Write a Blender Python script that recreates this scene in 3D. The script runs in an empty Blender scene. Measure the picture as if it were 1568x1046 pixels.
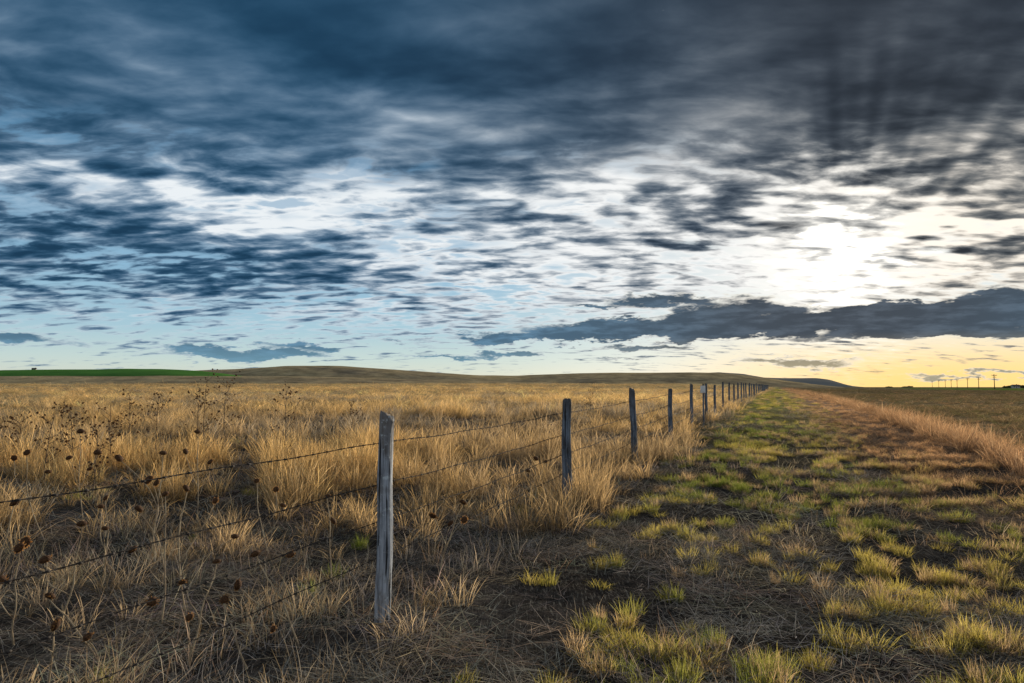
import bpy, math, numpy as np
from mathutils import Vector, Matrix
rng=np.random.default_rng(7)
S=bpy.context.scene
F=1045.0; HOR=592.0; H=1.55; PITCH=math.atan(69/F)
SUN_AZ=math.radians(25.8); SUN_EL=math.radians(9.5)
S.view_settings.view_transform='Standard'; S.view_settings.look='None'; S.view_settings.exposure=0; S.view_settings.gamma=1

# ---------------------------------------------------------------- camera
cam=bpy.data.cameras.new('camera'); co=bpy.data.objects.new('camera',cam); S.collection.objects.link(co)
cam.sensor_width=36; cam.lens=24; cam.clip_end=30000; cam.clip_start=0.05
co.location=(0,0,H); co.rotation_euler=(math.pi/2+PITCH,0,0); S.camera=co

# ---------------------------------------------------------------- helpers
def px2azel(px,py):
    xc=(px-784)/F; yc=-(py-523)/F
    x=xc; y=math.cos(PITCH)-yc*math.sin(PITCH); z=math.sin(PITCH)+yc*math.cos(PITCH)
    return math.degrees(math.atan2(x,y)), math.degrees(math.atan2(z,math.hypot(x,y)))
def sstep(a,b,x):
    t=np.clip((x-a)/(b-a),0,1); return t*t*(3-2*t)
class VN:
    def __init__(s,seed,n=256):
        s.n=n; s.g=np.random.default_rng(seed).random((n,n))
    def __call__(s,x,y):
        x=np.asarray(x,float); y=np.asarray(y,float)
        xi=np.floor(x).astype(int); yi=np.floor(y).astype(int); fx=x-xi; fy=y-yi
        fx=fx*fx*(3-2*fx); fy=fy*fy*(3-2*fy); n=s.n
        a=s.g[xi%n,yi%n]; b=s.g[(xi+1)%n,yi%n]; c=s.g[xi%n,(yi+1)%n]; d=s.g[(xi+1)%n,(yi+1)%n]
        return (a*(1-fx)+b*fx)*(1-fy)+(c*(1-fx)+d*fx)*fy
    def fbm(s,x,y,o=4):
        r=0;a=.5;t=0
        for i in range(o):
            r=r+a*s(x*2**i+13*i,y*2**i+7*i); t+=a; a*=.5
        return r/t
vn=VN(3); vn2=VN(11)
P1=np.array([-0.835,4.59]); FD=np.array([0.3885,1.0]); FD/=np.linalg.norm(FD); FN=np.array([FD[1],-FD[0]])
def st(x,y):
    return (x-P1[0])*FN[0]+(y-P1[1])*FN[1], (x-P1[0])*FD[0]+(y-P1[1])*FD[1]
def ground_z(x,y):
    x=np.asarray(x,float); y=np.asarray(y,float)
    s,t=st(x,y); d=np.maximum(y,0)
    z=0.6*(1-np.exp(-np.maximum(d-4.6,0)/30))
    left=sstep(0,60,-s)
    z=z+left*0.0068*np.clip(d-60,0,500)
    z=z-sstep(5.9,9.0,s)*0.70-sstep(9,80,s)*0.3
    r=np.hypot(x,y); fade=1-sstep(30,90,r)
    z=z+fade*((vn.fbm(x*1.1,y*1.1,3)-.5)*.10+(vn2(x*4,y*4)-.5)*.035)
    z=z+sstep(60,300,r)*(vn.fbm(x/60,y/60,3)-.5)*1.0*(0.25+0.75*left)
    z=z-0.03*np.exp(-((s-2.65+0.15*(vn(t*.3,2.0)-.5))/.22)**2)*fade
    return z
def mesh_obj(name,verts,faces,mat=None,parent=None,smooth=True,link=True,matidx=None,mats=None):
    me=bpy.data.meshes.new(name)
    verts=np.asarray(verts,np.float32).reshape(-1,3)
    if isinstance(faces,np.ndarray):
        k=faces.shape[1]; nf=faces.shape[0]
        me.vertices.add(len(verts)); me.vertices.foreach_set('co',verts.ravel())
        me.loops.add(nf*k); me.loops.foreach_set('vertex_index',faces.astype(np.int32).ravel())
        me.polygons.add(nf); me.polygons.foreach_set('loop_start',np.arange(0,nf*k,k,dtype=np.int32))
        me.update(calc_edges=True)
    else:
        me.from_pydata([tuple(map(float,v)) for v in verts],[],[tuple(f) for f in faces]); me.update()
    if smooth and len(me.polygons): me.polygons.foreach_set('use_smooth',[True]*len(me.polygons))
    for m in (mats or ([mat] if mat else [])): me.materials.append(m)
    if matidx is not None: me.polygons.foreach_set('material_index',np.asarray(matidx,np.int32))
    o=bpy.data.objects.new(name,me)
    if link: S.collection.objects.link(o)
    if parent: o.parent=parent
    return o
def empty(name,loc=(0,0,0)):
    e=bpy.data.objects.new(name,None); e.location=loc; e.empty_display_size=.2; S.collection.objects.link(e); return e

class NT:
    dim='3D'
    def __init__(s,tree): s.t=tree; s.n=tree.nodes; s.l=tree.links
    def new(s,ty,**k):
        n=s.n.new(ty)
        for a,b in k.items(): setattr(n,a,b)
        return n
    def put(s,sock,v):
        if v is None: return
        if isinstance(v,bpy.types.NodeSocket): s.l.new(v,sock)
        else:
            if sock.type=='RGBA' and not isinstance(v,(int,float)) and len(v)==3: v=(*v,1)
            sock.default_value=v
    def m(s,op,a,b=None,c=None,clamp=False):
        n=s.new('ShaderNodeMath',operation=op); n.use_clamp=clamp
        s.put(n.inputs[0],a); s.put(n.inputs[1],b); s.put(n.inputs[2],c); return n.outputs[0]
    def v(s,op,a,b=None,c=None,scale=None):
        n=s.new('ShaderNodeVectorMath',operation=op); s.put(n.inputs[0],a); s.put(n.inputs[1],b); s.put(n.inputs[2],c)
        if scale is not None: s.put(n.inputs['Scale'],scale)
        return n.outputs['Value'] if op in('LENGTH','DOT_PRODUCT','DISTANCE') else n.outputs[0]
    def mix(s,f,a,b,mode='MIX'):
        n=s.new('ShaderNodeMix',data_type='RGBA',blend_type=mode)
        s.put(n.inputs[0],f); s.put(n.inputs[6],a); s.put(n.inputs[7],b); return n.outputs[2]
    def noise(s,vec,scale,detail=4,rough=.5,col=False,dist=0):
        n=s.new('ShaderNodeTexNoise'); n.noise_dimensions=s.dim; s.put(n.inputs['Vector'],vec); n.inputs['Scale'].default_value=scale
        n.inputs['Detail'].default_value=detail; n.inputs['Roughness'].default_value=rough; n.inputs['Distortion'].default_value=dist
        return n.outputs['Color' if col else 'Fac']
    def ss(s,x,a,b,c=0.,d=1.):
        n=s.new('ShaderNodeMapRange',interpolation_type='SMOOTHSTEP'); s.put(n.inputs[0],x)
        for i,q in zip((1,2,3,4),(a,b,c,d)): s.put(n.inputs[i],q)
        return n.outputs[0]
    def ramp(s,f,stops,interp='LINEAR'):
        n=s.new('ShaderNodeValToRGB'); s.put(n.inputs[0],f); cr=n.color_ramp; cr.interpolation=interp
        while len(cr.elements)<len(stops): cr.elements.new(0.5)
        for e,(p,c) in zip(cr.elements,stops):
            e.position=p; e.color=(*c,1) if not isinstance(c,(int,float)) else (c,c,c,1)
        return n.outputs[0]
    def mapping(s,vec,loc=(0,0,0),rot=(0,0,0),scl=(1,1,1),ty='POINT'):
        n=s.new('ShaderNodeMapping',vector_type=ty); s.put(n.inputs['Vector'],vec)
        n.inputs['Location'].default_value=loc; n.inputs['Rotation'].default_value=rot; n.inputs['Scale'].default_value=scl
        return n.outputs[0]

# ---------------------------------------------------------------- world
W=bpy.data.worlds.new('World'); S.world=W; W.use_nodes=True; W.node_tree.nodes.clear(); N=NT(W.node_tree); N.dim='2D'
tc=N.new('ShaderNodeTexCoord'); D=tc.outputs['Generated']
sep=N.new('ShaderNodeSeparateXYZ'); N.put(sep.inputs[0],D); X,Y,Z=sep.outputs
AZ=N.m('MULTIPLY',N.m('ARCTAN2',X,Y),57.2958)
EL=N.m('MULTIPLY',N.m('ARCSINE',Z),57.2958)
cmb=N.new('ShaderNodeCombineXYZ'); N.put(cmb.inputs[0],AZ); N.put(cmb.inputs[1],EL); UV=cmb.outputs[0]
zz=N.m('ADD',N.m('MAXIMUM',Z,0),0.14)
cp=N.new('ShaderNodeCombineXYZ'); N.put(cp.inputs[0],N.m('DIVIDE',X,zz)); N.put(cp.inputs[1],N.m('DIVIDE',Y,zz)); P=cp.outputs[0]
Pr=N.mapping(P,rot=(0,0,math.radians(14)),scl=(0.75,1.3,1))
wcol=N.v('SUBTRACT',N.noise(Pr,2.6,3,.5,col=True),(.5,.5,.5))
UW=N.v('ADD',UV,N.v('MULTIPLY',wcol,(22,7,0)))
UW2=N.v('ADD',UV,N.v('MULTIPLY',N.v('SUBTRACT',N.noise(N.v('MULTIPLY',UV,(.16,.6,1)),1.0,5,.66,col=True),(.5,.5,.5)),(8,2.6,0)))
def blobs(vec,lst,base=None,sh=0.0):
    acc=base
    for (px,py,wx,wy,amp) in lst:
        a,e=px2azel(px,py); ix,iy=1/(wx*.05),1/(wy*.05)
        q=N.v('MULTIPLY_ADD',vec,(ix,iy,0),(-a*ix,-e*iy,0))
        g=N.m('SUBTRACT',1,N.v('LENGTH',q),clamp=True)
        acc=N.m('MULTIPLY',g,amp) if acc is None else N.m('MULTIPLY_ADD',g,amp,acc)
    return acc
base=N.ramp(N.m('DIVIDE',EL,45),[(0,.82),(.11,.90),(.24,.88),(.33,.76),(.385,.52),(.44,.34),(.54,.21),(.72,.16),(.9,.2)])
up=[(80,385,560,110,-.74),(400,395,240,50,-.14),(40,230,420,110,-.26),(260,300,320,30,.42),(450,325,220,36,.14),(340,140,220,44,.18),(650,185,240,44,.28),(560,290,170,44,.30),
 (720,40,260,60,.12),(1060,70,300,80,-.10),(860,205,180,40,-.14),(900,290,240,56,.42),(1150,200,300,50,.05),(1280,300,150,26,.62),(1060,225,240,36,.08),
 (1440,255,330,90,-.48),(1420,385,120,22,-1.0),(1300,345,200,18,-.40),(1040,378,130,20,-.60),(620,345,160,22,-.5),(960,310,120,18,-.4),(700,262,180,22,-.26),
 (1290,430,200,60,.30),(1450,90,300,90,-.10),(20,46,80,36,.20),(8,92,50,16,.30),(250,60,260,50,.06),(1490,352,190,24,.62),(820,140,300,36,.08),(480,420,300,36,-.14),(1150,335,160,16,-.35),(820,335,150,14,-.4),(760,400,120,12,-.4),(560,455,140,12,-.4),(1150,270,200,30,-.12)]
B=blobs(UW,up,base)
n1=N.noise(Pr,2.2,3,.48)
P2=N.v('ADD',N.mapping(P,rot=(0,0,.2),scl=(.72,1.3,1)),N.v('SCALE',wcol,scale=.14))
n2=N.noise(P2,8.5,5,.52)
amp2=N.ramp(N.m('DIVIDE',EL,45),[(0,.7),(.15,1.05),(.34,1.0),(.45,.34),(.7,.14)])
B=N.m('MULTIPLY_ADD',N.m('SUBTRACT',n1,.5),.80,B)
B=N.m('MULTIPLY_ADD',N.m('MULTIPLY',N.m('SUBTRACT',n2,.5),amp2),1.6,B)
sd=(math.sin(SUN_AZ)*math.cos(SUN_EL),math.cos(SUN_AZ)*math.cos(SUN_EL),math.sin(SUN_EL))
ang=N.m('MULTIPLY',N.m('ARCCOSINE',N.v('DOT_PRODUCT',D,sd)),57.2958)
thn=N.new('ShaderNodeTexNoise'); thn.noise_dimensions='1D'; N.put(thn.inputs['W'],N.m('ARCTAN2',N.m('SUBTRACT',EL,4),N.m('SUBTRACT',AZ,25.8))); thn.inputs['Scale'].default_value=8; thn.inputs['Detail'].default_value=1
rays=N.m('MULTIPLY',N.m('SUBTRACT',thn.outputs[0],.5),N.m('MULTIPLY',N.ss(ang,4,9),N.ss(ang,9,20,1,0)))
B=N.m('MULTIPLY_ADD',N.m('MULTIPLY',rays,N.ss(AZ,20,30)),.65,B)
angw=N.m('MULTIPLY_ADD',N.m('SUBTRACT',n2,.5),-14,ang)
near=N.ss(ang,3,34,1,0); vnear=N.ss(angw,-1,9.0,1,0)
core=N.ss(angw,-2,4.2,1,0)
sky=N.new('ShaderNodeTexSky',sky_type='NISHITA'); sky.sun_disc=False; sky.sun_elevation=SUN_EL; sky.sun_rotation=SUN_AZ
sky.altitude=600; sky.air_density=1.0; sky.dust_density=.6; sky.ozone_density=1.5
nis=N.v('SCALE',sky.outputs[0],scale=.07)
skyc=N.ramp(N.m('DIVIDE',EL,45),[(0,(.78,.80,.66)),(.05,(.60,.76,.76)),(.10,(.42,.65,.78)),(.2,(.28,.53,.74)),(.4,(.08,.28,.50)),(.8,(.03,.12,.28))])
skyc=N.mix(.2,skyc,nis)
yel=N.m('MULTIPLY',N.ss(EL,0,5.6,1,0),N.ss(N.m('ABSOLUTE',N.m('SUBTRACT',AZ,33)),2,25,1,0))
skyc=N.mix(N.m('MULTIPLY',near,.65),skyc,(.97,.95,.87))
skyc=N.mix(N.m('MULTIPLY',yel,.95),skyc,(1.15,.76,.24))
left=N.ss(AZ,-22,30,0,1)
rl=N.ramp(B,[(0,(.010,.040,.085)),(.22,(.022,.078,.150)),(.42,(.075,.155,.255)),(.62,(.23,.33,.44)),(.80,(.52,.61,.70)),(1,(.90,.94,.96))],'B_SPLINE')
rr_=N.ramp(B,[(0,(.022,.029,.040)),(.22,(.045,.058,.078)),(.42,(.11,.13,.155)),(.62,(.30,.31,.32)),(.80,(.70,.69,.67)),(1,(1.05,1.04,1.01))],'B_SPLINE')
c=N.mix(left,rl,rr_)
warmr=N.m('MULTIPLY',N.ss(AZ,16,34,0,1),N.ss(EL,11,26,1,0))
c=N.mix(N.m('MULTIPLY',warmr,.7),c,N.mix(1,c,(1.12,1.02,.88),'MULTIPLY'))
hole=N.m('MULTIPLY',N.m('MULTIPLY',N.ss(n1,.44,.60),N.ss(n2,.47,.62)),N.m('MULTIPLY',N.ss(EL,17,21,1,0),N.ss(AZ,14,26,1,0)))
c=N.mix(N.m('MULTIPLY',hole,.6),c,skyc)
cov=N.ss(N.m('MULTIPLY_ADD',N.m('SUBTRACT',n2,.5),-18,N.m('MULTIPLY_ADD',N.m('SUBTRACT',n1,.5),-10,EL)),2.6,8.6)
c=N.mix(cov,skyc,c)
bank=[(1250,490,430,30,2.4),(1000,502,330,22,2.0),(880,514,270,13,1.8),(1000,460,130,14,1.7),(1480,482,260,32,2.0),(1130,468,130,22,1.2),(790,518,130,10,1.6),
 (370,542,180,12,2.2),(480,531,90,8,1.7),(20,516,90,12,1.8),(1230,553,130,12,1.6),(765,544,70,8,1.6),(1000,530,120,8,1.4),(1440,512,260,8,1.2),(1185,489,44,12,-1.8),(1010,492,44,11,-1.6),(960,480,40,8,-.8),
 (1560,445,70,14,1.2),(680,548,70,6,1.3),(1500,572,140,5,1.1),(1340,462,60,8,-1.0),(900,470,60,7,1.2),(600,520,120,6,.9),(950,553,90,5,1.0)]
bk=blobs(UW2,bank)
n3=N.noise(N.v('MULTIPLY',UV,(.26,1.2,1)),1.3,6,.60)
bk=N.m('MULTIPLY_ADD',N.m('SUBTRACT',n3,.5),1.2,bk)
bm=N.ss(bk,.30,.58); bd=N.ss(bk,.42,1.0)
bankedge=N.mix(near,(.50,.60,.66),(.92,.86,.74))
bankd=N.mix(near,(.080,.165,.25),(.062,.076,.095)); bankd=N.mix(N.ss(n3,.40,.70),bankd,N.v('SCALE',bankd,scale=1.6))
bankd=N.mix(N.ss(EL,1.2,4.2,.85,0),bankd,N.mix(near,(.17,.33,.42),(.50,.41,.25)))
gl=N.m('MULTIPLY',vnear,.85); c=N.mix(gl,c,(1.1,1.07,1.0))
c=N.v('MULTIPLY_ADD',(1.6,1.5,1.3),core,c)
c=N.mix(N.m('MULTIPLY',bm,.6),c,bankedge); c=N.mix(bd,c,bankd)
c=N.mix(N.ss(Y,-.25,.15,1,0),c,(.32,.37,.43))
c=N.mix(N.ss(EL,-3,-.6,1,0),c,(.08,.065,.05))
bg=N.new('ShaderNodeBackground'); N.put(bg.inputs[0],c); bg.inputs[1].default_value=1.0
wo=N.new('ShaderNodeOutputWorld'); N.l.new(bg.outputs[0],wo.inputs[0])
W.cycles.sampling_method='NONE'

# ---------------------------------------------------------------- sun
sl=bpy.data.lights.new('sun','SUN'); sl.energy=5.0; sl.angle=math.radians(1.0); sl.color=(1,.88,.70)
so=bpy.data.objects.new('sun',sl); S.collection.objects.link(so)
so.rotation_euler=Vector(sd).to_track_quat('Z','Y').to_euler(); so.location=(20,30,20)

# ---------------------------------------------------------------- materials
def material(name):
    m=bpy.data.materials.new(name); m.use_nodes=True; m.node_tree.nodes.clear(); n=NT(m.node_tree)
    out=n.new('ShaderNodeOutputMaterial'); return m,n,out
def principled(n,out,col,rough=.9,bump=None,bs=.3,bd=.02,spec=.2):
    p=n.new('ShaderNodeBsdfPrincipled'); n.put(p.inputs['Base Color'],col); n.put(p.inputs['Roughness'],rough)
    p.inputs['Specular IOR Level'].default_value=spec
    if bump is not None:
        b=n.new('ShaderNodeBump'); b.inputs['Strength'].default_value=bs; b.inputs['Distance'].default_value=bd
        n.put(b.inputs['Height'],bump); n.l.new(b.outputs[0],p.inputs['Normal'])
    n.l.new(p.outputs[0],out.inputs[0]); return p
def diffuse(n,out,col,bump=None,bs=.3,bd=.02):
    p=n.new('ShaderNodeBsdfDiffuse'); n.put(p.inputs[0],col)
    if bump is not None:
        b=n.new('ShaderNodeBump'); b.inputs['Strength'].default_value=bs; b.inputs['Distance'].default_value=bd
        n.put(b.inputs['Height'],bump); n.l.new(b.outputs[0],p.inputs['Normal'])
    n.l.new(p.outputs[0],out.inputs[0]); return p
def attr(n,name,ty='GEOMETRY'):
    a=n.new('ShaderNodeAttribute',attribute_type=ty); a.attribute_name=name; return a

mg,n,out=material('prairie_soil_and_grass')
g=n.new('ShaderNodeNewGeometry'); pos=g.outputs['Position']
ca=attr(n,'Col').outputs['Color']; n.dim='2D'
f1=n.noise(pos,.9,4,.6); f2=n.noise(pos,14,5,.65); f3=n.noise(pos,.06,5,.65)
st1=n.noise(n.mapping(pos,rot=(0,0,.5),scl=(60,6,10)),1,3,.7); st2=n.noise(n.mapping(pos,rot=(0,0,-.9),scl=(70,7,10)),1,3,.7)
cc=n.mix(1,ca,n.ramp(f1,[(.3,.6),(.7,1.35)]),'MULTIPLY')
cc=n.mix(1,cc,n.ramp(f2,[(.3,.4),(.7,1.5)]),'MULTIPLY')
cc=n.mix(1,cc,n.ramp(f3,[(.3,.6),(.7,1.35)]),'MULTIPLY')
nearm=attr(n,'nearm').outputs['Fac']
strw=n.m('MULTIPLY',n.m('MAXIMUM',n.ss(st1,.54,.66),n.ss(st2,.56,.68)),nearm)
cc=n.mix(n.m('MULTIPLY',strw,.6),cc,(.25,.225,.19))
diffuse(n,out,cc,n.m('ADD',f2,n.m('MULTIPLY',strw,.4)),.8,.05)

nr,nt=420,900
rr=np.concatenate([[0.0],0.6*(9000/0.6)**(np.linspace(0,1,nr-1))])
th=np.linspace(0,2*np.pi,nt,endpoint=False)
R,T=np.meshgrid(rr,th,indexing='ij'); gx=R*np.sin(T); gy=R*np.cos(T); gz=ground_z(gx,gy)
gz=gz-np.clip(R-3000,0,None)*0.001
idx=np.arange(nr*nt).reshape(nr,nt); a=idx[:-1,:]; b=np.roll(a,-1,1); c2=idx[1:,:]; d2=np.roll(c2,-1,1)
faces=np.stack([a,c2,d2,b],-1).reshape(-1,4)
go=mesh_obj('ground',np.stack([gx,gy,gz],-1).reshape(-1,3),faces,mg)
def region_col(x,y):
    s,t=st(x,y); r=np.hypot(x,y)
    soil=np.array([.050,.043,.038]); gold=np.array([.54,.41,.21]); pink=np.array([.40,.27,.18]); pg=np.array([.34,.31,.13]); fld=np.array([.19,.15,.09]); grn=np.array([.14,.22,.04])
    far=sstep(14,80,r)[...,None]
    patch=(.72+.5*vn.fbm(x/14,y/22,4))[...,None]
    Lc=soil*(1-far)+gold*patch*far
    farp=sstep(10,34,r)[...,None]
    k=sstep(3.2,4.4,s+ (vn(x*.6,y*.6)-.5)*1.2)[...,None]
    pc=soil*(1-farp)+(pg*(1-k)+pink*k)*farp
    fc=soil*1.15*(1-farp)+fld*farp*(.5+1.1*vn.fbm(x/6,y/6,4))[...,None]
    w=sstep(-.6,.6,s)[...,None]; w2=sstep(6.2,7.4,s)[...,None]
    c=Lc*(1-w)+pc*w; c=c*(1-w2)+fc*w2
    gs=(sstep(90,130,s)*sstep(220,330,y)*(1-sstep(900,1200,y)))[...,None]*(vn.fbm(x/200,y/90,2)>.40)[...,None]
    return c*(1-gs)+grn*gs
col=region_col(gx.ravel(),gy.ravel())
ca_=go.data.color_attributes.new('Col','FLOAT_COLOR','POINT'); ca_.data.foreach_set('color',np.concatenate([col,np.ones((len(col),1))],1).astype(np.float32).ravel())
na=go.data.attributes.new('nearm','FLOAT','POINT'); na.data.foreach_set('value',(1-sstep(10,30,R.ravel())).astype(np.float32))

# ---------------------------------------------------------------- grass
def grass_mat(name,trans=.5):
    m,n,out=material(name)
    tint=attr(n,'tint','INSTANCER').outputs['Color']; h=attr(n,'h').outputs['Fac']; r=attr(n,'rnd').outputs['Fac']
    c=n.mix(1,tint,n.ramp(r,[(0,.5),(.5,1.0),(1,1.5)]),'MULTIPLY')
    c=n.mix(n.ss(r,.78,.95,0,.4),c,(.50,.45,.35))
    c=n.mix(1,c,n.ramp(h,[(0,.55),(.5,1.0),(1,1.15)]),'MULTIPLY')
    d=n.new('ShaderNodeBsdfDiffuse'); n.put(d.inputs[0],c)
    t=n.new('ShaderNodeBsdfTranslucent'); n.put(t.inputs[0],n.mix(1,c,(1.25,1.07,.80),'MULTIPLY'))
    mx=n.new('ShaderNodeMixShader'); mx.inputs[0].default_value=trans
    n.l.new(d.outputs[0],mx.inputs[1]); n.l.new(t.outputs[0],mx.inputs[2]); n.l.new(mx.outputs[0],out.inputs[0]); return m
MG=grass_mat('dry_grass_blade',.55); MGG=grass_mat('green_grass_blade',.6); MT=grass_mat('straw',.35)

def tuft(name,mat,nb,rad,hmin,hmax,width,spread,bend,segs=4,lie=False,seed=False,r=None):
    r=r or rng; vs=[];fs=[];hs=[];rn=[]; off=0
    for i in range(nb):
        a=r.uniform(0,2*np.pi); rd=rad*math.sqrt(r.random()); bx,by=rd*math.cos(a),rd*math.sin(a)
        L=r.uniform(hmin,hmax); w=width*r.uniform(.6,1.3)
        la=r.uniform(0,2*np.pi) if lie else math.atan2(by,bx)+r.normal(0,.9)
        lean=abs(r.normal(0,spread))+ (rd/max(rad,1e-3))*spread*.5; bn=bend*r.uniform(.1,1.7)
        if r.random()<.1 and not lie: lean+=.5; bn*=2
        if lie: lean=r.uniform(1.25,1.52); bn=r.uniform(-.1,.35)
        fa=r.uniform(0,np.pi); q=r.random()
        x,y,z=bx,by,(-.01 if not lie else r.uniform(0,.03)); ang=lean
        ca,sa=math.cos(la),math.sin(la)
        wx,wy=(math.cos(fa),math.sin(fa)) if not lie else (-sa,ca)
        sd2=seed and r.random()<.5
        for k in range(segs+1):
            f=k/segs; ww=w*(1-f**1.6)*.5+ .0004
            if sd2 and f>.62: ww=w*1.5*math.sin((f-.62)/.38*np.pi*.9+.25)*.6
            vs+= [(x-wx*ww,y-wy*ww,z),(x+wx*ww,y+wy*ww,z)]; hs+=[f,f]; rn+=[q,q]
            dl=L/segs; x+=dl*math.sin(ang)*ca; y+=dl*math.sin(ang)*sa; z+=dl*math.cos(ang); ang+=bn/segs*(1+f)
            if lie: z=max(z,.003)
            if k<segs:
                o=off+2*k; fs.append((o,o+1,o+3,o+2))
        off+=2*(segs+1)
    ob=mesh_obj(name,vs,np.array(fs),mat,smooth=False,link=False)
    for nm,ar in(('h',hs),('rnd',rn)):
        at=ob.data.attributes.new(nm,'FLOAT','POINT'); at.data.foreach_set('value',np.array(ar,np.float32))
    return ob
def field(name,tufts,pts,rot,scl,tint,idx):
    pts=np.asarray(pts,np.float32); me=bpy.data.meshes.new(name); me.vertices.add(len(pts)); me.vertices.foreach_set('co',pts.ravel())
    a=me.attributes.new('rot','FLOAT_VECTOR','POINT'); a.data.foreach_set('vector',np.asarray(rot,np.float32).ravel())
    a=me.attributes.new('scl','FLOAT_VECTOR','POINT'); a.data.foreach_set('vector',np.asarray(scl,np.float32).ravel())
    a=me.attributes.new('tint','FLOAT_COLOR','POINT'); a.data.foreach_set('color',np.concatenate([tint,np.ones((len(tint),1))],1).astype(np.float32).ravel())
    a=me.attributes.new('idx','INT','POINT'); a.data.foreach_set('value',np.asarray(idx,np.int32))
    o=bpy.data.objects.new(name,me); S.collection.objects.link(o)
    c=bpy.data.collections.new(name+'_tufts')
    for t in tufts: c.objects.link(t); t.parent=o
    ng=bpy.data.node_groups.new(name+'_scatter','GeometryNodeTree')
    ng.interface.new_socket('Geometry',in_out='INPUT',socket_type='NodeSocketGeometry'); ng.interface.new_socket('Geometry',in_out='OUTPUT',socket_type='NodeSocketGeometry')
    nn=ng.nodes; L=ng.links
    gi=nn.new('NodeGroupInput'); gout=nn.new('NodeGroupOutput'); ip=nn.new('GeometryNodeInstanceOnPoints')
    ci=nn.new('GeometryNodeCollectionInfo'); ci.inputs['Collection'].default_value=c; ci.inputs['Separate Children'].default_value=True; ci.inputs['Reset Children'].default_value=True
    def na(nm,ty):
        q=nn.new('GeometryNodeInputNamedAttribute'); q.data_type=ty; q.inputs['Name'].default_value=nm; return q.outputs['Attribute']
    e=nn.new('FunctionNodeEulerToRotation'); L.new(na('rot','FLOAT_VECTOR'),e.inputs[0])
    L.new(gi.outputs[0],ip.inputs['Points']); L.new(ci.outputs[0],ip.inputs['Instance']); ip.inputs['Pick Instance'].default_value=True
    L.new(na('idx','INT'),ip.inputs['Instance Index']); L.new(e.outputs[0],ip.inputs['Rotation']); L.new(na('scl','FLOAT_VECTOR'),ip.inputs['Scale'])
    L.new(ip.outputs[0],gout.inputs[0])
    md=o.modifiers.new('scatter','NODES'); md.node_group=ng
    print(name,len(pts)); return o
def sample(r0,r1,dens,half=48):
    ar=math.radians(half)*(r1*r1-r0*r0); nn=int(dens*ar)
    r=np.sqrt(rng.uniform(r0*r0,r1*r1,nn)); t=np.radians(rng.uniform(-half,half,nn)); return r*np.sin(t),r*np.cos(t)
def tintmix(base,var,n):
    c=np.asarray(base)*(1+rng.normal(0,var,(n,1))); return np.clip(c*(1+rng.normal(0,.05,(n,3))),.01,.9)

GOLD=np.array([.62,.46,.235]); TAN=np.array([.44,.345,.225]); GREY=np.array([.28,.25,.215]); GREEN=np.array([.17,.23,.05]); YG=np.array([.45,.41,.12]); PINK=np.array([.50,.33,.21])

pts=[];sc=[];ti=[]
for (r0,r1,dn,sx,szm) in [(1.5,7,95,.75,1.0),(7,14,46,.95,1.0),(14,30,18,1.35,1.0),(30,70,4.5,2.5,.85),(70,170,1.0,5.0,.8),(170,420,.13,12,.75)]:
    x,y=sample(r0,r1,dn); s,t=st(x,y)
    cl=vn.fbm(x*1.1,y*1.1,4); big=vn2.fbm(x*.17,y*.17,3)
    pl=np.where(s<-.35, np.clip((cl-.43)*5.5,0.05,1)*np.clip((big-.25)*3,.25,1)*(.20+.80*sstep(4.4,8.5,y-.15*(x+4))),0)
    fc=np.exp(-(s/.45)**2)*np.where(t>2.5,.75,.08)*np.clip((cl-.38)*5,0,1)
    pr=np.where(s>6.0,np.clip((cl-.33)*4,.08,.9),0)*np.where(s<8.2,1.4,.75)
    p=np.maximum(np.maximum(pl,fc),pr)
    k=rng.random(len(x))<p; x,y,s,t,cl,big=x[k],y[k],s[k],t[k],cl[k],big[k]; n_=len(x)
    hh=np.where(s<0.8,.38+.70*np.clip((cl-.45)*4,0,1)*sstep(4.5,8.5,y),.60+.45*rng.random(n_))*rng.uniform(.5,1.3,n_)*szm
    hh=np.where(s>8.5,hh*.6,hh)
    wgt=np.clip((big-.40)*5+rng.normal(0,.3,n_)+sstep(12,45,y)*.5,0,1)[:,None]
    c=TAN*(1-wgt)+GOLD*wgt*(1+.22*sstep(15,50,y))[:,None]
    nf=(1-sstep(4.5,9,y))[:,None]*.6; c=c*(1-nf)+GREY*1.25*nf
    gp=(vn.fbm(x/5+50,y/9,3)>.56)[:,None]; c=np.where(gp&(rng.random((n_,1))<.6),GREY*1.15,c)
    c=c*np.where(rng.random((n_,1))<.3,1.25,1.0)*np.where(rng.random((n_,1))<.25,.5,1.0)
    right=(s>5.5)[:,None]; rw=sstep(7.8,10,s)[:,None]; rc=PINK*.9*(1-rw)+np.array([.25,.19,.12])*rw
    gmix=(rng.random((n_,1))<.30); rc=np.where(gmix&(rw>.5),np.array([.14,.145,.065]),rc)
    c=np.where(right,rc,c)*(1+rng.normal(0,.14,(n_,1)))
    pts.append(np.stack([x,y,ground_z(x,y)],1)); sc.append(np.stack([sx*rng.uniform(.8,1.25,n_),sx*rng.uniform(.8,1.25,n_),hh],1)); ti.append(np.clip(c,.01,.9))
pts=np.concatenate(pts);sc=np.concatenate(sc);ti=np.concatenate(ti);n_=len(pts)
rot=np.stack([rng.normal(0,.12,n_),rng.normal(0,.12,n_),rng.uniform(0,6.28,n_)],1)
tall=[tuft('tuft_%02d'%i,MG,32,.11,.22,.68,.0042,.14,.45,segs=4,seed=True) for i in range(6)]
field('dry_prairie_grass',tall,pts,rot,sc,ti,rng.integers(0,6,n_))

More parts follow.
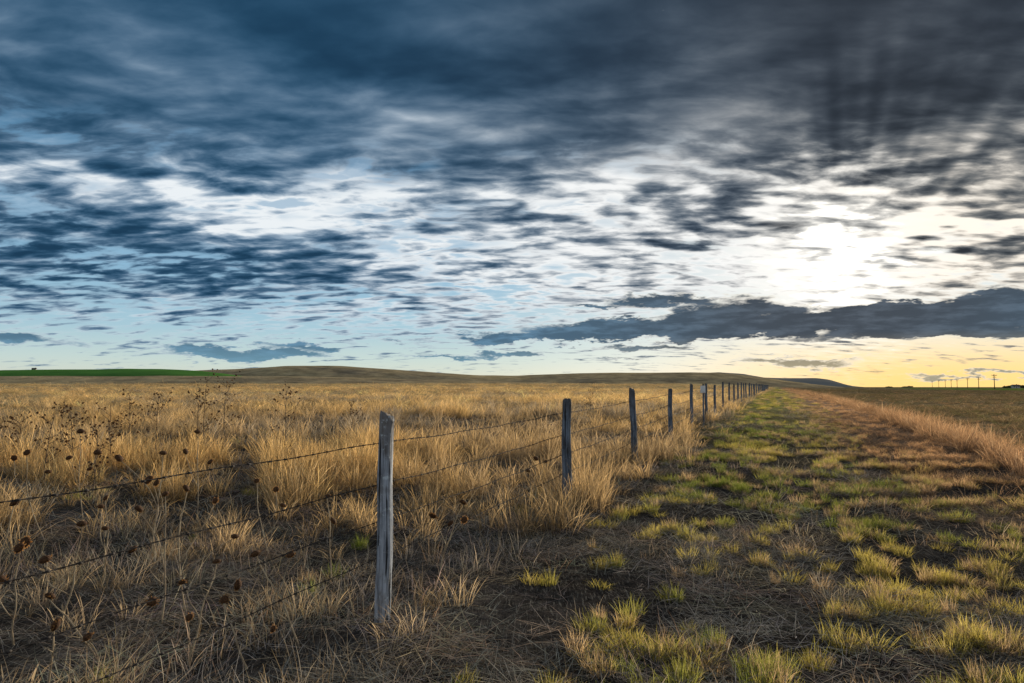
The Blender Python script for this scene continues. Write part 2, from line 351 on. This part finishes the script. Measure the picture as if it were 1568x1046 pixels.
pts=[];sc=[];ti=[]
for (r0,r1,dn,sx) in [(1.5,9,17,.85),(9,20,15,1.0),(20,45,8,1.4),(45,110,2.0,2.6),(110,260,.3,6)]:
    x,y=sample(r0,r1,dn); s,t=st(x,y); cl=vn.fbm(x*1.6+40,y*1.6,3); b2=vn2.fbm(x*.35,y*.35,3)
    tr=1-.6*np.exp(-((s-2.65)/.26)**2)
    p=np.where((s>.25)&(s<7.0),np.clip((cl-.36)*4.5,.05,1)*tr*sstep(.2,1.6,s),0)
    p=np.where((s<-.3)&(r0<15),.015,p); p=np.where((s>7.0),.05,p)
    k=rng.random(len(x))<p; x,y,s,t,cl,b2=x[k],y[k],s[k],t[k],cl[k],b2[k]
    if r0<20:
        m=len(x); reps=rng.integers(1,5,m); ii=np.repeat(np.arange(m),reps); x=x[ii]+rng.normal(0,.065,len(ii)); y=y[ii]+rng.normal(0,.05,len(ii)); b2=b2[ii]; s,t=st(x,y)
    n_=len(x)
    w=np.clip((b2-.38)*4+rng.normal(0,.35,n_),0,1)[:,None]
    c=GREEN*w+YG*(1-w)
    dry=(rng.random(n_)<np.clip(.26+.10*(s-2.5),.18,.75))[:,None]; c=np.where(dry,TAN*1.05,c)
    pk=(sstep(3.4,5.0,s+rng.normal(0,.5,n_))*sstep(6,14,y))[:,None]; c=c*(1-pk)+PINK*pk
    hh=rng.uniform(.40,1.0,n_)*(.75+.25*sx**.4); hh=hh*np.where(s>3.5,.9,1)
    ss_=sx*rng.uniform(.45,1.1,n_)
    pts.append(np.stack([x,y,ground_z(x,y)],1)); sc.append(np.stack([ss_,ss_*rng.uniform(.8,1.2,n_),hh],1)); ti.append(np.clip(c*(1+rng.normal(0,.18,(n_,1))),.01,.9))
pts=np.concatenate(pts);sc=np.concatenate(sc);ti=np.concatenate(ti);n_=len(pts)
rot=np.stack([rng.normal(0,.06,n_),rng.normal(0,.06,n_),rng.uniform(0,6.28,n_)],1)
gt=[tuft('tuft_%02d'%i,MGG,100,.10,.05,.19,.0040,.28,.6,segs=3) for i in range(5)]
field('green_grass',gt,pts,rot,sc,ti,rng.integers(0,5,n_))

pts=[];sc=[];ti=[]
for (r0,r1,dn,sx) in [(1.5,8,34,1.0),(8,16,13,1.4),(16,34,3.5,2.2)]:
    x,y=sample(r0,r1,dn); s,t=st(x,y); cl=vn2.fbm(x*1.3,y*1.3,3)
    k=rng.random(len(x))<np.clip((cl-.36)*4.5,.10,1); x,y,s,t=x[k],y[k],s[k],t[k]; n_=len(x)
    c=tintmix(GREY*1.45,.40,n_); c=np.where((rng.random((n_,1))<.25),c*np.array([1.4,1.22,1.0]),c)
    pk=(sstep(3.2,4.6,s)*sstep(5,10,y))[:,None]; c=c*(1-pk)+PINK*.9*pk
    pts.append(np.stack([x,y,ground_z(x,y)+.004],1)); ss_=sx*rng.uniform(.7,1.2,n_); sc.append(np.stack([ss_,ss_,ss_],1)); ti.append(np.clip(c,.01,.9))
pts=np.concatenate(pts);sc=np.concatenate(sc);ti=np.concatenate(ti);n_=len(pts)
rot=np.stack([rng.normal(0,.05,n_),rng.normal(0,.05,n_),rng.uniform(0,6.28,n_)],1)
lt=[tuft('tuft_%02d'%i,MT,50,.24,.07,.28,.0034,0,0,segs=2,lie=True) for i in range(4)]
field('straw_litter',lt,pts,rot,sc,ti,rng.integers(0,4,n_))
pts=[];sc=[];ti=[]
for (r0,r1,dn,sx) in [(1.5,8,34,1.0),(8,18,12,1.3),(18,40,3.5,2.0)]:
    x,y=sample(r0,r1,dn); s,t=st(x,y); cl=vn2.fbm(x*1.0+9,y*1.0,3)
    k=(rng.random(len(x))<np.clip((cl-.38)*4.5,.06,1)*np.where((s>.3)&(s<6.3),.34,.95)); x,y,s,t=x[k],y[k],s[k],t[k]; n_=len(x)
    c=tintmix(GREY*1.55,.38,n_); c=np.where((rng.random((n_,1))<.35),tintmix(TAN,.1,n_),c)
    pk=(sstep(3.2,4.6,s)*sstep(5,10,y))[:,None]; c=c*(1-pk)+PINK*pk
    pts.append(np.stack([x,y,ground_z(x,y)],1)); ss_=sx*rng.uniform(.7,1.2,n_); hh=rng.uniform(.6,1.3,n_)*np.where((s>.3)&(s<6),.7,1.0); sc.append(np.stack([ss_,ss_,hh],1)); ti.append(np.clip(c,.01,.9))
pts=np.concatenate(pts);sc=np.concatenate(sc);ti=np.concatenate(ti);n_=len(pts)
rot=np.stack([rng.normal(0,.1,n_),rng.normal(0,.1,n_),rng.uniform(0,6.28,n_)],1)
wt=[tuft('tuft_%02d'%i,MT,20,.16,.07,.28,.0032,.45,.5,segs=3) for i in range(4)]
field('wiry_grass_stubble',wt,pts,rot,sc,ti,rng.integers(0,4,n_))

# ---------------------------------------------------------------- tube / geometry builder
class Geo:
    def __init__(s): s.v=[];s.f=[];s.m=[]
    def tube(s,pts,rad,n=6,mat=0,cap=True):
        pts=[Vector(p) for p in pts]; o=len(s.v)
        for i,p in enumerate(pts):
            tdir=(pts[min(i+1,len(pts)-1)]-pts[max(i-1,0)]).normalized()
            up=Vector((0,0,1)) if abs(tdir.z)<.9 else Vector((1,0,0))
            u=tdir.cross(up).normalized(); w=tdir.cross(u); r=rad[i] if hasattr(rad,'__len__') else rad
            for k in range(n):
                a=2*math.pi*k/n; s.v.append(p+u*math.cos(a)*r+w*math.sin(a)*r)
        for i in range(len(pts)-1):
            for k in range(n):
                s.f.append((o+i*n+k,o+i*n+(k+1)%n,o+(i+1)*n+(k+1)%n,o+(i+1)*n+k)); s.m.append(mat)
        if cap:
            s.f.append(tuple(o+k for k in range(n))[::-1]); s.m.append(mat)
            s.f.append(tuple(o+(len(pts)-1)*n+k for k in range(n))); s.m.append(mat)
    def box(s,c,h,mat=0,rotz=0):
        o=len(s.v); R_=Matrix.Rotation(rotz,3,'Z')
        for dz in(-1,1):
            for dx,dy in((-1,-1),(1,-1),(1,1),(-1,1)): s.v.append(Vector(c)+R_@Vector((dx*h[0],dy*h[1],dz*h[2])))
        for f in((3,2,1,0),(4,5,6,7),(0,1,5,4),(1,2,6,5),(2,3,7,6),(3,0,4,7)): s.f.append(tuple(o+i for i in f)); s.m.append(mat)
    def obj(s,name,mats,parent=None,smooth=True): return mesh_obj(name,[tuple(v) for v in s.v],s.f,mats=mats,parent=parent,matidx=s.m,smooth=smooth)

# ---------------------------------------------------------------- fence
def wood(name,k,tintc):
    mw,n,out=material(name)
    tcn=n.new('ShaderNodeTexCoord'); oc=tcn.outputs['Object']
    oi=n.new('ShaderNodeObjectInfo'); ofs=n.v('ADD',oc,n.v('SCALE',(37,11,53),scale=oi.outputs['Random']))
    gr=n.noise(n.mapping(ofs,scl=(75,75,3)),1,6,.7); gr2=n.noise(n.mapping(ofs,scl=(34,34,1.3)),1,4,.6,dist=.6); pt=n.noise(n.mapping(ofs,scl=(1,1,.5)),9,5,.65); lich=n.noise(ofs,24,5,.7)
    wc=n.ramp(gr,[(.3,(.05,.05,.055)),(.44,(.22,.225,.24)),(.58,(.42,.43,.45)),(.75,(.60,.60,.60))])
    wc=n.mix(n.ss(pt,.50,.66,0,.7),wc,n.mix(1,wc,(.48,.40,.33),'MULTIPLY'))
    sz=n.new('ShaderNodeSeparateXYZ'); n.put(sz.inputs[0],oc)
    wc=n.mix(n.ss(n.m('ADD',sz.outputs[2],n.m('MULTIPLY',pt,.3)),1.15,1.5,0,.75),wc,(.15,.115,.085))
    wc=n.mix(n.ss(lich,.58,.66,0,.75),wc,(.60,.62,.60))
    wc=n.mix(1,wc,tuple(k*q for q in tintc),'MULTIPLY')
    crack=n.ss(gr2,.38,.43,1,0); wc=n.mix(n.m('MULTIPLY',crack,.9),wc,(.015,.014,.013))
    principled(n,out,wc,.9,n.m('SUBTRACT',gr,crack),1.0,.012); return mw
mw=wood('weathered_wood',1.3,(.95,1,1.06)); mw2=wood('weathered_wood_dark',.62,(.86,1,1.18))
mwire,n,out=material('rusty_galvanised_wire'); wv=n.noise(n.new('ShaderNodeTexCoord').outputs['Object'],20,3); p=principled(n,out,n.ramp(wv,[(.3,(.035,.028,.024)),(.7,(.08,.065,.055))]),.8)

fence=empty('barbed_wire_fence',(P1[0],P1[1],0))
def fpos(i):
    u={-1:-4.02,0:0,1:3.88,2:7.91}.get(i,4.02*i); q=P1+FD*(u*1.0728); return float(q[0]),float(q[1])
tops=[]
PH=1.345
for i in range(-1,46):
    x,y=fpos(i); near_=i<4
    jx,jy=(rng.normal(0,.02),rng.normal(0,.04)) if i>2 else (0,0)
    x+=jx*(.3 if i<5 else .8);y+=jy*(.5 if i<5 else 2)
    z0=float(ground_z(x,y)); hh=PH+(0 if i<=0 else rng.uniform(-.08,.04)); r0=.050 if i<=0 else rng.uniform(.044,.058)
    nsd=28 if near_ else 10; rows=60 if near_ else 10
    lean=(0.0,0.0) if i==0 else (rng.normal(0,.012),rng.normal(0,.012))
    ph=rng.uniform(0,6.28); V=[];Fc=[]
    for j in range(rows+1):
        f=j/rows; zz_=-.3+f*(hh+.3)
        bow=.012*math.sin(f*3.1+ph)+.006*math.sin(f*9+ph)
        for k in range(nsd):
            a=2*math.pi*k/nsd
            rq=r0*(1+.06*math.cos(4*a+ph)+.06*math.cos(2*a+1.3*ph))*(1.08-.12*f)
            rq+=.006*(vn(k*.9+i*17,f*7)-.5)*2+.004*(vn2(k*2.1+i*9,f*2.5)-.5)*2
            if j==rows: rq*=.90
            zt=zz_+(0.012*(vn(k*1.1+i*7,3.3)-.5)*2+.022*math.cos(a-ph) if j>=rows-1 else 0)-(.007 if j==rows-1 else 0)
            V.append((rq*math.cos(a)+lean[0]*zz_+bow,rq*math.sin(a)+lean[1]*zz_,zt))
        if j:
            for k in range(nsd):
                o=(j-1)*nsd; Fc.append((o+k,o+(k+1)%nsd,o+nsd+(k+1)%nsd,o+nsd+k))
    V.append((lean[0]*hh+bow,lean[1]*hh,hh-.006)); o=rows*nsd
    for k in range(nsd): Fc.append((o+k,o+(k+1)%nsd,len(V)-1))
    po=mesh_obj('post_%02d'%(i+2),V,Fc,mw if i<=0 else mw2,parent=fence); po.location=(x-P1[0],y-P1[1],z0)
    tops.append((i,x,y,z0,lean))
WZ=[1.15,.878,.637,.40]
for wi,wz in enumerate(WZ):
    G=Geo()
    for a_,b_ in zip(tops[:-1],tops[1:]):
        i=a_[0]; near_=i<3
        A=Vector((a_[1]-FN[0]*.055+a_[4][0]*wz,a_[2]+FN[1]*-.055,a_[3]+wz)); Bv=Vector((b_[1]-FN[0]*.055+b_[4][0]*wz,b_[2]-FN[1]*.055,b_[3]+wz))
        L_=(Bv-A).length; sag=.02 if i>=0 else .012; d_=(Bv-A).normalized(); sd_=Vector((0,0,1)).cross(d_).normalized()
        def P_(f): return A.lerp(Bv,f)+Vector((0,0,-sag*4*f*(1-f)+.004*math.sin(f*23+i+wi)))-Vector((P1[0],P1[1],0))
        if near_:
            ns=int(L_/.014)
            for s2 in(0,math.pi):
                G.tube([P_(k/ns)+(sd_*math.cos(k*.75+s2)+Vector((0,0,1))*math.sin(k*.75+s2))*.0020 for k in range(ns+1)],.0017,4)
            nb=int(L_/.125)
            for k in range(nb):
                c0=P_((k+.4+.2*rng.random())/nb); a0=rng.uniform(0,3.14)
                G.tube([c0-d_*.008,c0+d_*.008],.005,6)
                for q in(-1,1):
                    dv=(sd_*math.cos(a0+q)+Vector((0,0,1))*math.sin(a0+q)+d_*.25*q)
                    G.tube([c0+d_*.006*q-dv*.018,c0+d_*.006*q+dv*.018],[.0014,.0014],3)
        else:
            G.tube([P_(k/6) for k in range(7)],.0035,4,cap=False)
            if i<9:
                for k in range(30):
                    c0=P_((k+.5)/30); a0=rng.uniform(0,3.14); dv=(sd_*math.cos(a0)+Vector((0,0,1))*math.sin(a0)); G.tube([c0-dv*.018,c0+dv*.018],.002,3)
    G.obj('barbed_wire_%d'%(wi+1),[mwire],parent=fence)
G=Geo()
for (i,x,y,z0,ln) in tops[:6]:
    for wz in WZ:
        c0=Vector((x-FN[0]*.05-P1[0]+ln[0]*wz,y-FN[1]*.05-P1[1],z0+wz)); G.tube([c0+Vector((0,0,.012)),c0+Vector((-FN[0]*.012,-FN[1]*.012,.006)),c0+Vector((-FN[0]*.012,-FN[1]*.012,-.006)),c0+Vector((0,0,-.012))],.002,4)
G.obj('wire_staples',[mwire],parent=fence)

mwh,n,out=material('sign_white_paint'); principled(n,out,n.ramp(n.noise(n.new('ShaderNodeTexCoord').outputs['Object'],12,4),[(.3,(.7,.7,.68)),(.6,(.85,.85,.83))]),.5)
q=P1+FD*(19.6); sx_,sy_=float(q[0]+.12*FN[0]),float(q[1]+.12*FN[1]); sg=empty('marker_sign',(sx_,sy_,float(ground_z(sx_,sy_))))
G=Geo(); G.tube([(0,0,-.2),(0,0,.7),(0.005,0,1.38)],.03,8); G.obj('stake',[mw2],parent=sg)
G=Geo(); G.box((-0.02,-.04,1.2),(.085,.004,.12)); o=G.obj('plate',[mwh],parent=sg,smooth=False); bv=o.modifiers.new('b','BEVEL'); bv.width=.003
G=Geo(); G.tube([(-0.02,-.052,1.28),(-0.02,-.025,1.28)],.007,6); G.tube([(-0.02,-.052,1.12),(-0.02,-.025,1.12)],.007,6); G.obj('bolts',[mwire],parent=sg)

# ---------------------------------------------------------------- dried sunflowers
mst,n,out=material('dead_stalk'); principled(n,out,n.ramp(n.noise(n.new('ShaderNodeTexCoord').outputs['Object'],8,4),[(.3,(.24,.17,.11)),(.7,(.54,.44,.29))]),.85)
mst2,n,out=material('dark_dead_stalk'); principled(n,out,n.ramp(n.noise(n.new('ShaderNodeTexCoord').outputs['Object'],8,4),[(.3,(.07,.05,.035)),(.7,(.18,.13,.085))]),.85)
mhd,n,out=material('seed_head'); nz=n.noise(n.new('ShaderNodeTexCoord').outputs['Object'],160,3,.6); principled(n,out,n.ramp(nz,[(.35,(.02,.010,.006)),(.65,(.15,.070,.028))]),.9,nz,1,.004)
msp,n,out=material('dry_sepal'); d_=n.new('ShaderNodeBsdfDiffuse'); d_.inputs[0].default_value=(.24,.13,.05,1); t_=n.new('ShaderNodeBsdfTranslucent'); t_.inputs[0].default_value=(.42,.21,.07,1); mx=n.new('ShaderNodeMixShader'); mx.inputs[0].default_value=.5
n.l.new(d_.outputs[0],mx.inputs[1]); n.l.new(t_.outputs[0],mx.inputs[2]); n.l.new(mx.outputs[0],out.inputs[0])
def head(G,c,axis,r,R_=7,K=12,NS=16):
    axis=Vector(axis).normalized(); up=Vector((0,0,1)) if abs(axis.z)<.9 else Vector((1,0,0)); u=axis.cross(up).normalized(); w=axis.cross(u); c=Vector(c)
    o=len(G.v)
    for i in range(R_+1):
        a=math.pi*i/R_
        for k in range(K):
            b=2*math.pi*k/K; rq=r*math.sin(a)*(1+.07*rng.normal()); G.v.append(c+axis*(-math.cos(a)*r*.6)+(u*math.cos(b)+w*math.sin(b))*rq)
    for i in range(R_):
        for k in range(K): G.f.append((o+i*K+k,o+i*K+(k+1)%K,o+(i+1)*K+(k+1)%K,o+(i+1)*K+k)); G.m.append(1)
    for k in range(NS):
        b=2*math.pi*k/NS+rng.normal(0,.12); rd=(u*math.cos(b)+w*math.sin(b)); tg=(-u*math.sin(b)+w*math.cos(b)); L_=r*rng.uniform(.35,.75)
        p0=c+rd*r*.88-axis*r*.15; p1=p0+rd*L_*.6+axis*L_*rng.uniform(-.3,.4); p2=p1+rd*L_*.4+axis*L_*rng.uniform(-.1,.5); o=len(G.v)
        G.v+=[p0-tg*r*.14,p0+tg*r*.14,p1+tg*r*.10,p1-tg*r*.10,p2]; G.f+=[(o,o+1,o+2,o+3),(o+3,o+2,o+4)]; G.m+=[2,2]
def stalk(G,p0,p1,r0,r1,wob=.03,n=9):
    p0=Vector(p0);p1=Vector(p1); L_=(p1-p0).length; ph=rng.uniform(0,6.28,4); b=Vector((rng.normal(),rng.normal(),0))*wob*L_
    pts=[p0.lerp(p1,k/n)+b*math.sin(math.pi*k/n)+Vector((math.sin(k*1.3+ph[0]),math.sin(k*1.7+ph[1]),0))*.006 for k in range(n+1)]
    G.tube(pts,[r0+(r1-r0)*k/n for k in range(n+1)],5); return pts
def w3(px,py,d): return Vector(((px-784)/F*d, d, H+(HOR-py)/F*d))
def sunflower(heads,d,basepx,rs=.030):
    bx=(basepx-784)/F*d; bz=float(ground_z(bx,d)); G=Geo(); O=Vector((bx,d,bz))
    hp=sorted([w3(a,b,d)+Vector((0,rng.normal(0,.08),0))-O for a,b in heads],key=lambda q:-q.z)
    main=stalk(G,(0,0,-.05),hp[0]-Vector((0,0,rs*.6)),.0065,.003)
    for k,h in enumerate(hp):
        if k:
            f=max(.15,min(.8,(h.z/hp[0].z)*.6)); j=main[int(f*9)]; stalk(G,j,h-Vector((0,0,rs*.4)),.004,.0022,.08,6)
        ax=(rng.normal(0,.5),-.4+rng.normal(0,.4),.9+rng.normal(0,.4)); head(G,h,ax,rs*rng.uniform(.8,1.15))
    for k in range(5):
        j=main[rng.integers(2,8)]; e=j+Vector((rng.normal(0,.09),rng.normal(0,.09),rng.uniform(.0,.12))); stalk(G,j,e,.0022,.001,.15,4)
        o=len(G.v); q=Vector((rng.normal(0,.01),rng.normal(0,.01),-.035)); G.v+=[e,e+Vector((.005,0,-.010)),e+q,e+Vector((-.004,.004,-.014))]; G.f.append((o,o+1,o+2,o+3)); G.m.append(0)
    ob=G.obj('dried_sunflower',[mst,mhd,msp]); ob.location=O
sunflower([(115,940)],3.5,98,.028)
sunflower([(222,927),(80,910),(150,965)],3.8,190,.026)
sunflower([(40,765),(95,812)],4.6,20,.036)
sunflower([(130,800),(85,850)],4.6,110,.030)
sunflower([(210,838),(208,780),(250,757)],4.5,262,.027)
sunflower([(225,735),(240,739),(257,692),(190,700)],5.8,235,.036)
sunflower([(370,815),(292,745),(320,770)],4.8,300,.028)
sunflower([(405,838),(452,843),(385,880)],4.2,470,.026)
sunflower([(665,785),(712,792),(710,767),(690,800)],5.6,672,.030)
sunflower([(430,950),(360,905)],3.9,395,.022)
sunflower([(820,700),(808,718),(835,705)],9.5,815,.03)
sunflower([(150,715),(125,660),(165,690),(110,700)],7.5,140,.034)
sunflower([(85,720),(60,690),(30,700)],7.0,80,.034)
sunflower([(290,690),(330,705),(310,660)],7.6,310,.034)
sunflower([(20,880),(55,830)],4.2,40,.028)
sunflower([(500,760),(520,790)],5.5,512,.026)
sunflower([(330,860),(280,890),(310,930)],3.9,300,.020)
sunflower([(170,760),(185,800),(155,775)],5.2,165,.026)
sunflower([(420,750),(440,770),(395,735)],6.2,425,.028)
def weed(basepx,d,hgt,nbr=16,wid=.35,rs=.014):
    bx=(basepx-784)/F*d; bz=float(ground_z(bx,d)); G=Geo(); main=stalk(G,(0,0,-.05),(rng.normal(0,.06),rng.normal(0,.06),hgt),.009,.003,.02,12)
    for k in range(nbr):
        f=rng.uniform(.35,.97); j=main[int(f*12)]; a=rng.uniform(0,6.28); L_=wid*rng.uniform(.5,1)*(1.2-f*.6)
        e=j+Vector((math.cos(a)*L_,math.sin(a)*L_,L_*rng.uniform(.5,1.1))); pp=stalk(G,j,e,.004,.0018,.1,6); head(G,e,(rng.normal(),rng.normal(),1),rs*rng.uniform(.7,1.3),4,7,8)
        for q in range(2):
            j2=pp[rng.integers(2,6)]; e2=j2+Vector((rng.normal(0,.07),rng.normal(0,.07),rng.uniform(.03,.13))); stalk(G,j2,e2,.0022,.0014,.1,4); head(G,e2,(rng.normal(),rng.normal(),1),rs*rng.uniform(.6,1.1),4,7,8)
    ob=G.obj('dried_sunflower_bush',[mst2,mhd,msp]); ob.location=(bx,d,bz)
for b_,d_,h_ in [(322,12.5,1.65),(345,13.2,1.55),(300,13.5,1.35),(438,12.0,1.45),(75,10,1.05),(120,11,1.1),(180,11.5,1.1),(245,12,1.2),(30,12,.9),(205,14,1.2),(150,9,.95),(100,13,1.2),(540,17,.9),(905,26,1.1)]: weed(b_,d_,h_,nbr=12,rs=.018)

# ---------------------------------------------------------------- hills
mh,n,out=material('distant_hill_grass'); g=n.new('ShaderNodeNewGeometry'); pos=g.outputs['Position']
hb=n.noise(n.mapping(pos,scl=(.006,.006,.03)),1,7,.65); hb2=n.noise(n.mapping(pos,scl=(.03,.03,.1)),1,6,.7)
hc=n.ramp(hb,[(.3,(.24,.20,.14)),(.5,(.43,.33,.19)),(.7,(.54,.41,.22))]); hc=n.mix(1,hc,n.ramp(hb2,[(.3,.5),(.7,1.35)]),'MULTIPLY')
diffuse(n,out,hc,hb2,1,6)
mgf,n,out=material('green_crop_field'); g=n.new('ShaderNodeNewGeometry'); gb=n.noise(n.mapping(g.outputs['Position'],scl=(.01,.01,.05)),1,6,.6); diffuse(n,out,n.ramp(gb,[(.3,(.07,.17,.04)),(.7,(.12,.29,.06))]))
mfh,n,out=material('far_mesa'); g=n.new('ShaderNodeNewGeometry'); gb=n.noise(n.mapping(g.outputs['Position'],scl=(.004,.004,.05)),1,6,.6); diffuse(n,out,n.ramp(gb,[(.3,(.20,.21,.22)),(.7,(.34,.30,.24))]))  # slight blue-grey in the colour stands in for distance haze
def hill(name,prof,Dd,depth,mat,rough=1.0):
    px=np.array([p[0] for p in prof],float); py=np.array([p[1] for p in prof],float); xs=np.linspace(px[0],px[-1],500); ys=np.interp(xs,px,py)
    ker=np.hanning(13); ker/=ker.sum(); ys=np.convolve(np.pad(ys,6,mode='edge'),ker,'valid')
    crest=H+(HOR-ys)/F*Dd; V=[];rows=26
    for j in range(rows+1):
        f=j/rows; prf=math.sin(min(f/.6,1)*math.pi/2)**1.3 if f<=.6 else math.cos((f-.6)/.4*math.pi/2)
        yy=Dd+(f-.6)*depth; xx=(xs-784)/F*Dd
        z=-6+(crest+6)*prf+ (vn.fbm(xx/90,np.full_like(xx,yy/90),4)-.5)*rough*6*(1-abs(prf-.5)*1.2)*(crest>2)
        V.append(np.stack([xx,np.full_like(xx,yy),z],1))
    V=np.concatenate(V); ix=np.arange(len(V)).reshape(rows+1,-1); Fc=np.stack([ix[:-1,:-1],ix[:-1,1:],ix[1:,1:],ix[1:,:-1]],-1).reshape(-1,4)
    return mesh_obj(name,V,Fc,mat)
hill('hill',[(-900,576),(-300,576),(0,575.5),(300,576),(480,577),(640,581),(760,584),(900,588),(960,594)],950,400,mh)
hill('green_hill',[(-900,580),(-400,574),(-120,570),(0,568),(60,566.5),(150,565.5),(250,565),(300,567.5),(350,573),(420,584),(460,594)],1300,500,mgf)
hill('hill',[(-500,578),(100,577),(300,568),(380,565),(450,560.5),(520,560.5),(600,566),(680,571),(730,574.5),(790,575),(850,573),(930,571),(1000,570.5),(1070,570.5),(1110,572.5),(1150,578),(1200,585),(1240,594)],1800,700,mh)
hill('mesa',[(900,585),(960,577),(1060,571.5),(1100,570),(1135,572.5),(1165,578),(1200,579),(1245,579),(1260,581),(1272,588),(1290,592),(1320,596)],3000,500,mfh)

# ---------------------------------------------------------------- utility poles
mp,n,out=material('creosoted_pole'); principled(n,out,n.ramp(n.noise(n.new('ShaderNodeTexCoord').outputs['Object'],3,4),[(.3,(.05,.04,.035)),(.7,(.11,.09,.07))]),.9)
mi,n,out=material('glass_insulator'); principled(n,out,(.25,.32,.30),.3)
pl=[(1521,573,500),(1497,577,620),(1480,578.5,740),(1464,580.5,860),(1455,581,930),(1446,581.5,1000),(1436,582,1080),(1426,583,1180)]
tip=[]
for px,py,d in pl:
    x=(px-784)/F*d; z0=float(ground_z(x,d)); top=H+(HOR-py)/F*d; hh=top-z0
    e=empty('utility_pole',(x,d,z0)); G=Geo(); G.tube([(0,0,-1),(0,0,hh*.5),(0,0,hh)],[.30,.26,.2],8); G.obj('pole',[mp],parent=e)
    G=Geo(); G.box((0,-.32,hh-.9),(2.0,.08,.14)); G.box((0,-.32,hh-2.3),(1.4,.08,.12)); G.tube([(-1.1,-.32,hh-.9),(0,-.26,hh-1.9)],.05,4); G.tube([(1.1,-.32,hh-.9),(0,-.26,hh-1.9)],.05,4); G.obj('crossarms',[mp],parent=e,smooth=False)
    G=Geo()
    for q in(-1.8,-.9,.9,1.8): G.tube([(q,-.32,hh-.74),(q,-.32,hh-.6),(q,-.32,hh-.4)],[.06,.13,.08],6)
    G.obj('insulators',[mi],parent=e); tip.append((x,d,top-.4))
G=Geo()
for (x0,y0,z0),(x1,y1,z1) in zip(tip[:-1],tip[1:]):
    for q in(-1.8,1.8): G.tube([(x0+(x1-x0)*k/8+q,y0+(y1-y0)*k/8-.32,z0+(z1-z0)*k/8-2.0*4*(k/8)*(1-k/8)*.8) for k in range(9)],.012,3)
G.obj('power_line_wires',[mwire])
# ---------------------------------------------------------------- farmhouses
mwl,n,out=material('painted_siding'); principled(n,out,n.ramp(n.noise(n.mapping(n.new('ShaderNodeTexCoord').outputs['Object'],scl=(1,1,12)),1,3),[(.3,(.45,.44,.42)),(.7,(.6,.59,.56))]),.8)
mrf,n,out=material('shingle_roof'); principled(n,out,n.ramp(n.noise(n.new('ShaderNodeTexCoord').outputs['Object'],5,3),[(.3,(.07,.06,.06)),(.7,(.14,.12,.11))]),.9)
mgl,n,out=material('window_glass'); principled(n,out,(.03,.04,.05),.15)
def house(px,d,zc=None,w=7,dp=5,h=3,rh=2.2,rz=.3):
    x=(px-784)/F*d; z0=zc if zc is not None else float(ground_z(x,d)); e=empty('farmhouse',(x,d,z0)); e.rotation_euler=(0,0,rz)
    G=Geo(); G.box((0,0,h/2-.5),(w/2,dp/2,h/2+.5)); o=len(G.v); G.v+=[Vector(q) for q in((-w/2,-dp/2,h),(-w/2,dp/2,h),(-w/2,0,h+rh),(w/2,-dp/2,h),(w/2,dp/2,h),(w/2,0,h+rh))]; G.f+=[(o+1,o,o+2),(o+3,o+4,o+5)]; G.m+=[0,0]; G.obj('walls',[mwl],parent=e,smooth=False)
    G=Geo(); ov=.4; t=.15
    for sgn in(-1,1):
        o=len(G.v); y1=sgn*(dp/2+ov); z1=h-ov*rh/(dp/2)+.02
        G.v+=[Vector(q) for q in((-w/2-ov,y1,z1),(w/2+ov,y1,z1),(w/2+ov,sgn*.001,h+rh+.02),(-w/2-ov,sgn*.001,h+rh+.02),(-w/2-ov,y1,z1+t),(w/2+ov,y1,z1+t),(w/2+ov,sgn*.001,h+rh+t),(-w/2-ov,sgn*.001,h+rh+t))]
        G.f+=[tuple(o+i for i in f) for f in((3,2,1,0),(4,5,6,7),(0,1,5,4),(1,2,6,5),(2,3,7,6),(3,0,4,7))]; G.m+=[0]*6
    G.box((w*.2,.6,h+rh+.1),(.35,.35,.8))
    G.obj('roof',[mrf],parent=e,smooth=False)
    G=Geo()
    for q in(-.32,.32): G.box((q*w,-dp/2-.01,h*.55),(.5,.03,.6))
    G.obj('windows',[mgl],parent=e,smooth=False); G=Geo(); G.box((0,-dp/2-.01,1.0),(.45,.03,1.0)); G.obj('door',[mrf],parent=e,smooth=False)
house(53,1290,zc=H+(HOR-567.3)/F*1300-.8,w=7,dp=5,h=3.0,rh=2.2)
house(1553,900,w=8,dp=6,h=2.6,rh=1.8,rz=-.2)
mtr,n,out=material('distant_foliage'); diffuse(n,out,n.ramp(n.noise(n.new('ShaderNodeTexCoord').outputs['Object'],.6,3),[(.3,(.05,.055,.03)),(.7,(.12,.12,.07))]))
V=[];Fc=[]
for px,d,hh,wd in [(1538,920,2.4,4),(1545,925,3,4),(1562,915,3.5,5),(1568,905,3,6),(1385,1500,2,8),(1392,1520,3,7),(1360,1550,2,8),(1600,900,5,8),(1640,930,6,9)]:
    x=(px-784)/F*d; z0=float(ground_z(x,d))
    for k in range(520):
        q=rng.normal(0,1,3); q/=np.linalg.norm(q)+1e-6; q*=rng.random()**.4; lump=1+.35*math.sin(q[0]*7+px)
        c=np.array([x+q[0]*wd,d+q[1]*wd*.6,z0+hh*.55+q[2]*hh*.5*lump]); u=rng.normal(0,.35,3); w=rng.normal(0,.35,3); o=len(V); V+=[c-u,c+w,c+u,c-w]; Fc.append((o,o+1,o+2,o+3))
    for k in range(3):
        o=len(V); xx=x+rng.normal(0,wd*.4); V+=[(xx-.2,d,z0-.5),(xx+.2,d,z0-.5),(xx+.1,d,z0+hh*.7),(xx-.1,d,z0+hh*.7)]; Fc.append((o,o+1,o+2,o+3))
mesh_obj('distant_trees',V,np.array(Fc),mtr,smooth=False)
